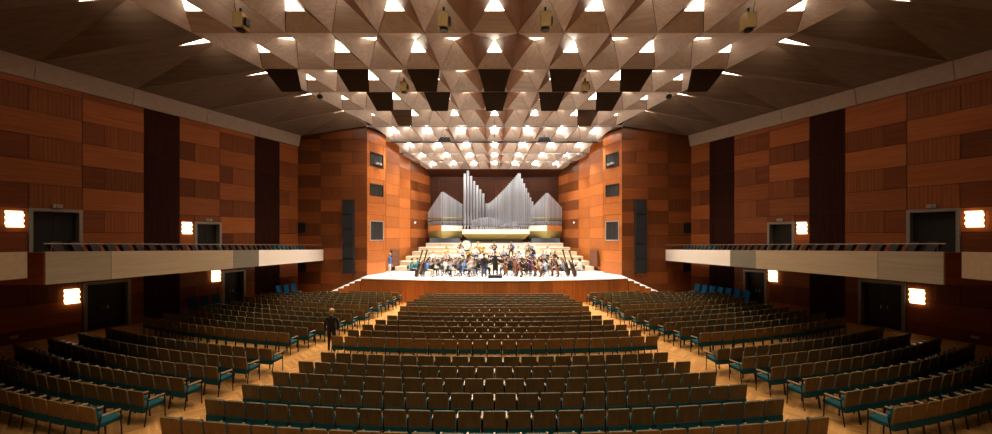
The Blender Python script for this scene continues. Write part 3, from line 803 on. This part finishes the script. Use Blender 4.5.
for (x,y,ph,block,ri,idx,le,re) in spots:
    if (block,ri,idx) in nearset: continue
    t=MB(); add_back(t,0); add_cush(t,1); add_seat(t,1); add_arm(t,-0.275,2,2)
    if re: add_arm(t,0.275,2,2)
    for lx in (-0.262,0.262):
        for a,b in leg_pts(lx): t.box(((a[0]+b[0])/2,(a[1]+b[1])/2,0.32),(0.03,0.03,0.64),mi=3)
    M=Matrix.Translation((x,y,0))@Matrix.Rotation(ph,4,'Z')
    b0=len(mb.v); mb.v += [tuple(M@Vector(p)) for p in t.v]
    mb.f += [[b0+i for i in f] for f in t.f]; mb.m += t.m; mb.sm += [False]*len(t.f)
o=mb.obj('concert_chairs',[M_BACKSH,M_TEAL,M_ARM,M_LEG])
tag(o,'far rows of teal chairs with brown backs towards the stage','chairs',kind='stuff')

# small floor socket covers in the aisles
for s in (-1,1):
    for k in range(3):
        mb=MB(); mb.bb(-0.13,0.13,-0.05,0.05,0,0.015); mb.bb(-0.11,0.11,-0.035,0.035,0.015,0.02)
        y=10.15+k*0.42; tag(mb.obj('floor_socket',M_BLACK,None,(s*(6.9),y,0),0.1*-s),f'dark floor socket cover in the {"left" if s<0 else "right"} aisle, {nth(k+1)} from the camera','socket','aisle floor sockets')

# blue seats along the side walls
def blue_chair(mat):
    r=empty('wall_chair'); 
    mb=MB(); mb.prism([(x,-0.22-0.18*z,0.46+z*0.98) for x,z in back_outline(0.5,0.62)],(0,0.07,0.01)); mb.obj('backrest',mat,r)
    mb=MB(); mb.box((0,0.02,0.46),(0.50,0.50,0.10)); mb.obj('seat',mat,r)
    for x in (-0.22,0.22):
        for y in (-0.2,0.22): mb=MB(); mb.tube((x,y,0),(x,y,0.42),0.016,n=6); mb.obj('leg',M_LEG,r)
    return r
b0=blue_chair(M_BLUE); t0=blue_chair(M_TEAL); u=[False,False]
def wall_chair(side,t,off,ang,kind,label):
    org,rz,sg=wall_frame(side)
    v=Vector(org)+Matrix.Rotation(rz,3,'Z')@Vector((sg*t,off,0))
    if kind=='b': o=b0 if not u[0] else copy_tree(b0); u[0]=True
    else: o=t0 if not u[1] else copy_tree(t0); u[1]=True
    o.location=v; o.rotation_euler=(0,0,rz+ang)
    tag(o,label,'chair','spare chairs along the walls')
for i in range(7): wall_chair(1,0.9+i*0.62,0.75,-0.25,'b',f'bright blue chair against the right wall, {nth(i+1)} from the stage')
for i in range(3): wall_chair(-1,0.75+i*0.62,0.75,0.25,'b',f'bright blue chair against the left wall, {nth(i+1)} from the stage')
for i in range(3): wall_chair(-1,6.35+i*0.66,0.8,0.2,'t',f'dark teal chair beside the far left floor door, {nth(i+1)} from the stage')

# ---------------------------------------------------------------- people
def skin_mesh(joints, edges, name, levels=1):
    """joints: {name:(x,y,z,r)} -> smooth continuous body mesh"""
    keys=list(joints); idx={k:i for i,k in enumerate(keys)}
    me=bpy.data.meshes.new(name); me.from_pydata([joints[k][:3] for k in keys],[(idx[a],idx[b]) for a,b in edges],[])
    ob=bpy.data.objects.new(name,me); COL.objects.link(ob)
    sk=ob.modifiers.new('skin','SKIN'); sk.use_smooth_shade=True
    lay=me.skin_vertices[0].data
    for k in keys:
        r=joints[k][3]; lay[idx[k]].radius=(r,r) if not isinstance(r,tuple) else r
    lay[idx['pelvis']].use_root=True
    if levels:
        sd=ob.modifiers.new('sub','SUBSURF'); sd.levels=levels; sd.render_levels=levels
    dg=bpy.context.evaluated_depsgraph_get(); ev=ob.evaluated_get(dg)
    out=bpy.data.meshes.new_from_object(ev); out.name=name
    bpy.data.objects.remove(ob)
    return out
def fingers(J,E,side,wrist,dirv,spread,fine):
    """palm, four fingers of unequal length and a thumb leaving the side of the palm"""
    w_=Vector(wrist); d=Vector(dirv).normalized(); sp=Vector(spread).normalized(); n=d.cross(sp)
    p=w_+d*0.07; J[side+'palm']=(*p,0.034)
    E.append((side+'wrist',side+'palm'))
    if not fine: return
    for i,l in enumerate((0.075,0.088,0.082,0.062)):
        b=p+d*0.028+sp*(-0.033+0.022*i); m=b+d*l*0.5+n*0.006; e=m+d*l*0.38+n*0.028
        J[f'{side}f{i}a']=(*b,0.011); J[f'{side}f{i}b']=(*m,0.0095); J[f'{side}f{i}c']=(*e,0.008)
        E += [(side+'palm',f'{side}f{i}a'),(f'{side}f{i}a',f'{side}f{i}b'),(f'{side}f{i}b',f'{side}f{i}c')]
    b=p-sp*0.040-d*0.015; m=b-sp*0.025+d*0.028; e=m+d*0.03
    J[side+'t0']=(*b,0.012); J[side+'t1']=(*m,0.0105); J[side+'t2']=(*e,0.009)
    E += [(side+'palm',side+'t0'),(side+'t0',side+'t1'),(side+'t1',side+'t2')]
def body(name, hip, knees, feet, elbows, wrists, lean=0.0, headf=0.02, fine=True, skirt=False):
    """joints in local space, facing +y; hip = pelvis height"""
    J={}; E=[]
    J['pelvis']=(0,0,hip,(0.155,0.115)); J['waist']=(0,lean*0.3,hip+0.17,(0.135,0.10)); J['chest']=(0,lean*0.7,hip+0.36,(0.165,0.115))
    J['neck']=(0,lean+0.01,hip+0.55,0.055); J['chin']=(0,lean+headf+0.01,hip+0.62,0.062); J['head']=(0,lean+headf+0.015,hip+0.70,(0.082,0.098)); J['crown']=(0,lean+headf,hip+0.79,(0.062,0.075))
    E += [('pelvis','waist'),('waist','chest'),('chest','neck'),('neck','chin'),('chin','head'),('head','crown')]
    for s,k in ((-1,'l'),(1,'r')):
        J[k+'hip']=(s*0.10,0.01,hip-0.03,0.095); J[k+'knee']=(*knees[k],0.062); J[k+'calf']=tuple(list(Vector(knees[k]).lerp(Vector(feet[k]),0.35)+Vector((0,-0.015,0)))+[0.056])
        J[k+'ankle']=(*feet[k],0.042); f=Vector(feet[k]); J[k+'toe']=(f.x+s*0.02,f.y+0.17,f.z-0.04,0.038)
        E += [('pelvis',k+'hip'),(k+'hip',k+'knee'),(k+'knee',k+'calf'),(k+'calf',k+'ankle'),(k+'ankle',k+'toe')]
        J[k+'sho']=(s*0.19,lean*0.85,hip+0.46,0.062); J[k+'elb']=(*elbows[k],0.045); J[k+'wrist']=(*wrists[k],0.031)
        E += [('chest',k+'sho'),(k+'sho',k+'elb'),(k+'elb',k+'wrist')]
        d=Vector(wrists[k])-Vector(elbows[k]); sp=Vector((s*-0.0+1e-3,0.2,1)) if abs(d.normalized().z)<0.8 else Vector((0,1,0))
        fingers(J,E,k,wrists[k],d,sp,fine)
    me=skin_mesh(J,E,name)
    return me
def assign(me, fn, nm):
    for i in range(nm): me.materials.append(None)
    for p in me.polygons: p.material_index=fn(p.center)
def head_extras(me_name, hip, lean, headf):
    """face: eyes, nose, mouth, ears as one small mesh"""
    mb=MB(); cy=lean+headf+0.015; z=hip+0.71
    for s in (-1,1):
        mb.lathe([(0.002,-0.012),(0.013,0),(0.002,0.012)],8,(s*0.034,cy+0.088,z+0.005),mi=1)
        mb.lathe([(0.004,-0.03),(0.016,-0.01),(0.018,0.02),(0.004,0.034)],8,(s*0.088,cy-0.005,z-0.005),mi=0)
    mb.prism([(-0.013,cy+0.088,z-0.045),(0.013,cy+0.088,z-0.045),(0.0,cy+0.094,z+0.01)],(0,0.022,-0.004),0)
    mb.box((0,cy+0.086,z-0.068),(0.045,0.012,0.010),mi=2)
    return mb
def hair_mesh(hip,lean,headf,long_=False,bun=False):
    mb=MB(); cx,cy,cz=0,lean+headf-0.005,hip+0.735
    def f(u,v):
        th=u*2*PI; ph=v*PI*(0.62 if not long_ else 0.80)
        front=math.sin(th)
        drop=1.0 if front<0.1 else 1.0-0.45*front
        ph*=drop
        r=0.108
        return (cx+r*0.95*math.sin(ph)*math.cos(th), cy+r*1.08*math.sin(ph)*math.sin(th), cz+r*0.98*math.cos(ph)-(0.05 if long_ and v>0.8 and front<0.1 else 0))
    mb.grid(f,16,9)
    if bun: mb.lathe([(0.01,-0.05),(0.045,-0.03),(0.05,0.01),(0.02,0.045)],10,(cx,cy-0.12,cz+0.02))
    return mb
SKINS=[plain(f'skin_{i}',c,0.55) for i,c in enumerate(((0.62,0.38,0.28),(0.55,0.32,0.22),(0.68,0.44,0.34)))]
M_LIP=plain('lips',(0.42,0.14,0.12),0.5); M_EYE=plain('eyes',(0.02,0.015,0.012),0.3)
HAIRS=[plain(f'hair_{i}',c,0.6) for i,c in enumerate(((0.03,0.018,0.012),(0.012,0.010,0.010),(0.14,0.07,0.03),(0.42,0.28,0.12),(0.35,0.33,0.32)))]
HAIRN=['dark brown','black','brown','blond','grey']
CLOTH={'white':(0.80,0.80,0.80),'black':(0.014,0.014,0.017),'navy':(0.02,0.04,0.14),'blue':(0.10,0.22,0.55),'red':(0.42,0.06,0.06),'pink':(0.62,0.34,0.38),
       'beige':(0.58,0.44,0.30),'grey':(0.22,0.22,0.24),'teal':(0.03,0.24,0.30),'yellow':(0.72,0.50,0.10),'light blue':(0.42,0.55,0.75),'purple':(0.22,0.07,0.28),'denim':(0.07,0.12,0.24)}
CLM={k:plain('cloth_'+k.replace(' ','_'),c,0.85,noise=0.15,nscale=20) for k,c in CLOTH.items()}
def person_mats(o, skin, shirt, trousers, shoes):
    for i,m in enumerate((skin,shirt,trousers,shoes)):
        o.material_slots[i].link='OBJECT'; o.material_slots[i].material=m

HIPS=0.55
def seated_assign(c):
    if c.z>HIPS+0.565: return 0
    if c.z<0.10: return 3
    if c.z<HIPS+0.04 and (c.y>0.03 or c.z<HIPS-0.12) and abs(c.x)<0.30 and c.z<HIPS+0.12: return 2
    return 1
LEGS=dict(knees={'l':(-0.15,0.42,0.50),'r':(0.15,0.42,0.50)}, feet={'l':(-0.16,0.40,0.085),'r':(0.16,0.36,0.085)})
def mk(name, elbows, wrists, lean, headf=0.03):
    me=body(name,HIPS,LEGS['knees'],LEGS['feet'],elbows,wrists,lean,headf)
    def fn(c):
        for k in ('l','r'):
            if (c-Vector(wrists[k])).length<0.055 or (c-Vector(wrists[k])-(Vector(wrists[k])-Vector(elbows[k])).normalized()*0.11).length<0.10: return 0
        return seated_assign(c)
    assign(me,fn,4); return me, lean, headf
POSES={
 'violin': mk('seated_player_violin',{'l':(-0.30,0.24,0.86),'r':(0.36,0.10,0.82)},{'l':(-0.24,0.45,1.02),'r':(0.30,0.36,0.98)},0.05),
 'cello': mk('seated_player_cello',{'l':(-0.34,0.16,0.84),'r':(0.36,0.18,0.74)},{'l':(-0.14,0.34,1.00),'r':(0.20,0.42,0.66)},0.06),
 'wind': mk('seated_player_wind',{'l':(-0.31,0.16,0.76),'r':(0.31,0.16,0.76)},{'l':(-0.08,0.36,0.86),'r':(0.08,0.34,0.76)},0.03),
 'rest': mk('seated_player_rest',{'l':(-0.29,0.08,0.76),'r':(0.29,0.08,0.76)},{'l':(-0.13,0.32,0.62),'r':(0.13,0.32,0.62)},0.02)}
FACES={k:head_extras(k,HIPS,v[1],v[2]) for k,v in POSES.items()}
HAIRM={(k,l):hair_mesh(HIPS,v[1],v[2],l).mesh('hair',None) for k,v in POSES.items() for l in (False,True)}
FACEM={(k,i):FACES[k].mesh('face',SKINS[i],M_EYE,M_LIP) for k in POSES for i in range(3)}
def standing(name, elbows, wrists, lean=0.02, headf=0.03, stride=0.0):
    hip=0.93
    me=body(name,hip,{'l':(-0.11,0.03+stride,0.50),'r':(0.11,0.02-stride*0.3,0.50)},{'l':(-0.12,0.0+stride,0.085),'r':(0.12,-0.02-stride,0.085)},elbows,wrists,lean,headf)
    def fn(c):
        if c.z>hip+0.565: return 0
        for k in ('l','r'):
            if (c-Vector(wrists[k])-(Vector(wrists[k])-Vector(elbows[k])).normalized()*0.10).length<0.11: return 0
        if c.z<0.09: return 3
        if c.z<hip+0.02 and abs(c.x)<0.21: return 2
        return 1
    assign(me,fn,4); return me
def put_person(me, face, hair, loc, rz, skin, shirt, trousers, hairm, label, group=None, shoes=None):
    o=link('person',me,None,loc,rz); person_mats(o,SKINS[skin],CLM[shirt],CLM[trousers],shoes or M_BLACK)
    h=link('hair',hair,o); h.material_slots[0].link='OBJECT'; h.material_slots[0].material=HAIRS[hairm]
    link('face',face,o)
    tag(o,label,'person',group); return o

# instruments (local space of the player, facing +y)
M_VARN=wood('violin_varnish',(0.26,0.09,0.03),(0.17,0.055,0.02),'Y',0.3,0.3)
M_BRASS=plain('brass',(0.80,0.56,0.18),0.25,0.9)
def fiddle(L,wd,th):
    mb=MB(); out=[]
    for i in range(24):
        t=i/24*2*PI; y=math.cos(t); x=math.sin(t)
        wloc=wd*(1.0-0.32*math.exp(-((y-0.05)/0.28)**2))*(0.86 if y>0 else 1.0)
        out.append((x*wloc/2, y*L/2,0))
    mb.prism(out,(0,0,th)); mb.box((0,L*0.5+L*0.32,th+0.005),(wd*0.14,L*0.75,th*0.4)); mb.box((0,L*0.92+L*0.32,th),(wd*0.22,L*0.12,th*0.6))
    mb.box((0,L*0.25,th+0.012),(wd*0.16,L*0.9,0.008),mi=1); mb.box((0,-L*0.08,th+0.02),(wd*0.28,0.012,0.04),mi=1)
    return mb
def xf(mb,M):
    mb.v=[tuple(M@Vector(p)) for p in mb.v]; return mb
def R3(ax,d): return Matrix.Rotation(math.radians(d),4,ax)
mb=xf(fiddle(0.36,0.21,0.04),Matrix.Translation((-0.15,0.20,HIPS+0.46))@R3('Z',22)@R3('X',4)@Matrix.Translation((0,0.12,0)))
mb.tube((0.30,0.42,1.0),(-0.28,0.40,1.10),0.006,n=5,mi=1)
IN_VIOLIN=mb.mesh('violin',M_VARN,M_BLACK)
mb=xf(fiddle(0.75,0.44,0.12),Matrix.Translation((-0.02,0.30,0.22))@R3('X',68)@Matrix.Translation((0,0.38,-0.12)))
mb.tube((-0.02,0.36,0.22),(-0.02,0.42,0.0),0.01,n=5,mi=1); mb.tube((0.22,0.42,0.66),(-0.42,0.52,0.70),0.007,n=5,mi=1)
IN_CELLO=mb.mesh('cello',M_VARN,M_BLACK)
mb=xf(fiddle(1.10,0.66,0.2),Matrix.Translation((0,0.34,0.10))@R3('X',74)@Matrix.Translation((0,0.55,-0.2)))
IN_BASS=mb.mesh('double_bass',wood('dark_bass_varnish',(0.07,0.03,0.015),(0.04,0.018,0.01),'Z',0.2,0.3),M_BLACK)
mb=MB(); mb.tube((0,0.16,HIPS+0.60),(0,0.42,HIPS+0.12),0.017,n=8); mb.tube((0,0.42,HIPS+0.12),(0,0.46,HIPS+0.05),0.02,0.04,n=8)
IN_CLAR=mb.mesh('clarinet',M_BLACK)
mb=MB()
for i in range(14):
    a=i/14*2*PI; b=(i+1)/14*2*PI
    mb.tube((0.12+0.14*math.cos(a),0.30,HIPS+0.28+0.14*math.sin(a)),(0.12+0.14*math.cos(b),0.30,HIPS+0.28+0.14*math.sin(b)),0.02,n=6)
mb.tube((0.20,0.28,HIPS+0.18),(0.32,0.05,HIPS+0.10),0.03,0.14,n=12); mb.tube((0.0,0.20,HIPS+0.58),(0.03,0.30,HIPS+0.36),0.012,n=6)
IN_HORN=mb.mesh('french_horn',M_BRASS)
mb=MB(); mb.box((0,0,0.45),(0.44,0.42,0.05)); mb.box((0,-0.22,0.72),(0.42,0.04,0.26),rx=0.1)
for x in (-0.19,0.19):
    mb.tube((x,0.18,0.45),(x,0.2,0),0.013,n=5); mb.tube((x,-0.2,0.85),(x,-0.24,0),0.013,n=5)
PL_CHAIR=mb.mesh('orchestra_chair',M_BLACK)
mb=MB(); mb.tube((0,0,0.03),(0,0,1.0),0.012,n=6)
for k in range(3):
    a=k*2*PI/3; mb.tube((0,0,0.1),(0.24*math.cos(a),0.24*math.sin(a),0.01),0.01,n=5)
mb.box((0,0.03,1.10),(0.50,0.012,0.33),rx=-0.5)
ST_DESK=mb.mesh('music_stand',M_BLACK)
mb=MB(); mb.box((-0.11,0,0),(0.21,0.008,0.29),rx=-0.5); mb.box((0.11,0,0),(0.21,0.008,0.29),rx=-0.5)
M_PAPER=plain('sheet_paper',(0.88,0.87,0.84),0.7)
ST_PAPER=mb.mesh('sheet_music',M_PAPER)

CX,CY=0.05,28.3
def face_to(x,y): return math.atan2(CY-y,CX-x)-PI/2
shirts=['light blue','light blue']+['white']*9+['black']*6+['navy','blue','red','pink','beige','grey','teal','light blue','purple','white','beige','yellow','black','black']
trs=['black']*6+['navy','grey','denim','black','beige']
rnd=random.Random(11)
arcs=[(2.35,1.25,7,'first arc','first'),(3.75,2.1,10,'second arc','second'),(5.05,2.95,12,'third arc','third'),(6.35,3.75,13,'fourth arc','fourth')]
players=[]
for (rx,ry,n,an,_) in arcs:
    for i in range(n):
        a=math.radians(4+172*(i)/(n-1)); a=PI-a      # left to right
        x=CX+rx*math.cos(a); y=CY+ry*math.sin(a)+0.25
        players.append((x,y,SZ,i+1,an))
for (ti,n,hw,an) in ((0,11,5.4,'lowest terrace row'),(1,8,4.6,'second terrace row'),(2,5,3.2,'third terrace row')):
    for i in range(n):
        players.append((-hw+2*hw*i/(n-1)+(0.2 if ti==1 else 0),TZ[ti]+0.40,TH[ti],i+1,an))
for (x,y,z,i,an) in players:
    rz=face_to(x,y)
    ang=math.degrees(math.atan2(y-CY,x-CX))
    if an in ('first arc','second arc','third arc','fourth arc'):
        inst='violin' if ang>62 else 'cello'
        if an=='fourth arc': inst='violin' if ang>100 else ('clarinet' if ang>55 else 'bass' if ang<22 else 'cello')
    else: inst={'lowest terrace row':'clarinet','second terrace row':'horn','third terrace row':'horn'}[an]
    if an=='fourth arc' and ang>158: inst='bass'
    pose={'violin':'violin','cello':'cello','bass':'cello','clarinet':'wind','horn':'wind'}[inst]
    x+=rnd.uniform(-.07,.07); y+=rnd.uniform(-.05,.05)
    me,lean,hf=POSES[pose]; sk=rnd.randrange(3); hm=rnd.choice([0,0,1,2,2,3,4]); long_=rnd.random()<0.45
    sh=rnd.choice(shirts); tr_=rnd.choice(trs)
    pos=f'{nth(i)} from left in the {an}'
    put_person(me,FACEM[(pose,sk)],HAIRM[(pose,long_)],(x,y,z),rz,sk,sh,tr_,hm,f'player in {sh} top, {HAIRN[hm]} hair, {pos}','seated orchestra players')
    tag(link('orchestra_chair',PL_CHAIR,None,(x,y,z),rz),f'black orchestra chair under the player {pos}','chair','orchestra chairs')
    im,nm,cat={'violin':(IN_VIOLIN,'violin','violin'),'cello':(IN_CELLO,'cello','cello'),'bass':(IN_BASS,'double_bass','double bass'),'clarinet':(IN_CLAR,'clarinet','clarinet'),'horn':(IN_HORN,'french_horn','horn')}[inst]
    tag(link(nm,im,None,(x,y,z),rz),f'{cat} held by the player {pos}',cat,'orchestra instruments')
    d=Vector((-math.sin(rz),math.cos(rz)))
    q=(x+d.x*0.80,y+d.y*0.80,z)
    if an!='first arc' or math.hypot(q[0]-CX,q[1]-CY)>0.9:
        if not (z>SZ and q[1]<TZ[0 if z<TH[0]+.01 else 1 if z<TH[1]+.01 else 2]+0.25):
            s=link('music_stand',ST_DESK,None,q,rz); tag(s,f'black music stand before the player {pos}','music stand','orchestra music stands')
            p=link('sheet_music',ST_PAPER,None,(q[0]-d.x*-0.0,q[1],q[2]),rz); p.location=(q[0]+d.x*0.012,q[1]+d.y*0.012,z+1.125)
            tag(p,f'white sheet music before the player {pos}','sheet music','sheet music on stands')
# conductor on a podium, standing player, stage hand
mb=MB(); mb.bb(-0.5,0.5,-0.45,0.45,0,0.16); mb.bb(-0.52,0.52,-0.47,0.47,0.16,0.19)
tag(mb.obj('conductor_podium',M_BLACK,None,(CX,CY,SZ)),'low dark podium under the conductor','podium')
hipst=0.93
COND=standing('conductor',{'l':(-0.38,0.18,1.24),'r':(0.40,0.16,1.30)},{'l':(-0.36,0.40,1.38),'r':(0.38,0.38,1.52)})
SFACE=[head_extras('f',hipst,0.02,0.03).mesh('face',SKINS[i],M_EYE,M_LIP) for i in range(3)]
SHAIR=hair_mesh(hipst,0.02,0.03).mesh('hair',None); SHAIRL=hair_mesh(hipst,0.02,0.03,True,True).mesh('hair',None)
put_person(COND,SFACE[0],SHAIR,(CX,CY,SZ+0.19),0,0,'black','black',0,'conductor in black with raised arms seen from behind')
RELAX=standing('standing_person',{'l':(-0.26,0.0,1.12),'r':(0.26,0.0,1.12)},{'l':(-0.25,0.10,0.88),'r':(0.25,0.10,0.88)})
put_person(RELAX,SFACE[1],SHAIR,(-0.75,28.2,SZ),0.2,1,'black','navy',1,'person in dark clothes standing left of the conductor')
put_person(RELAX,SFACE[0],SHAIR,(-7.95,29.2,SZ),-0.9,0,'blue','white',4,'person in blue shirt and white trousers at the left stage end')
WALK=standing('walking_person',{'l':(-0.25,-0.04,1.10),'r':(0.25,0.02,1.10)},{'l':(-0.22,0.06,0.86),'r':(0.22,0.12,0.87)},stride=0.07)
put_person(WALK,SFACE[2],SHAIRL,(-6.55,15.5,0),0.12,2,'black','black',3,'blond person in black walking down the left aisle')
# timpani and bass drum behind the winds
for (x,y,z,r,h,lab) in ((-2.3,35.95,TH[1],0.42,0.85,'copper kettledrum left of the bass drum'),(-1.3,36.15,TH[2],0.42,0.85,'copper kettledrum nearest the centre line')):
    mb=MB(); mb.lathe([(0.08,0.18),(r*0.6,0.3),(r*0.93,0.55),(r,h),(r,h+0.02),(0.02,h+0.02)],16)
    for k in range(3):
        a=k*2*PI/3; mb.tube((r*math.cos(a),r*math.sin(a),0.7),(r*math.cos(a),r*math.sin(a),0),0.015,n=5)
    tag(mb.obj('kettledrum',M_BRASS,None,(x,y,z)),lab,'drum','kettledrums')
o=empty('bass_drum',(-2.7,37.2,TH[3])); tag(o,'large pale bass drum on edge behind the winds','drum')
mb=MB(); mb.tube((0,-0.22,0.62),(0,0.22,0.62),0.5,n=24); mb.obj('shell',M_SLATE,o)
mb=MB(); mb.tube((0,-0.24,0.62),(0,-0.22,0.62),0.44,n=24); mb.obj('drumhead',M_PAPER,o)
mb=MB(); mb.bb(-0.4,0.4,-0.2,0.2,0,0.16); mb.obj('stand',M_BLACK,o)
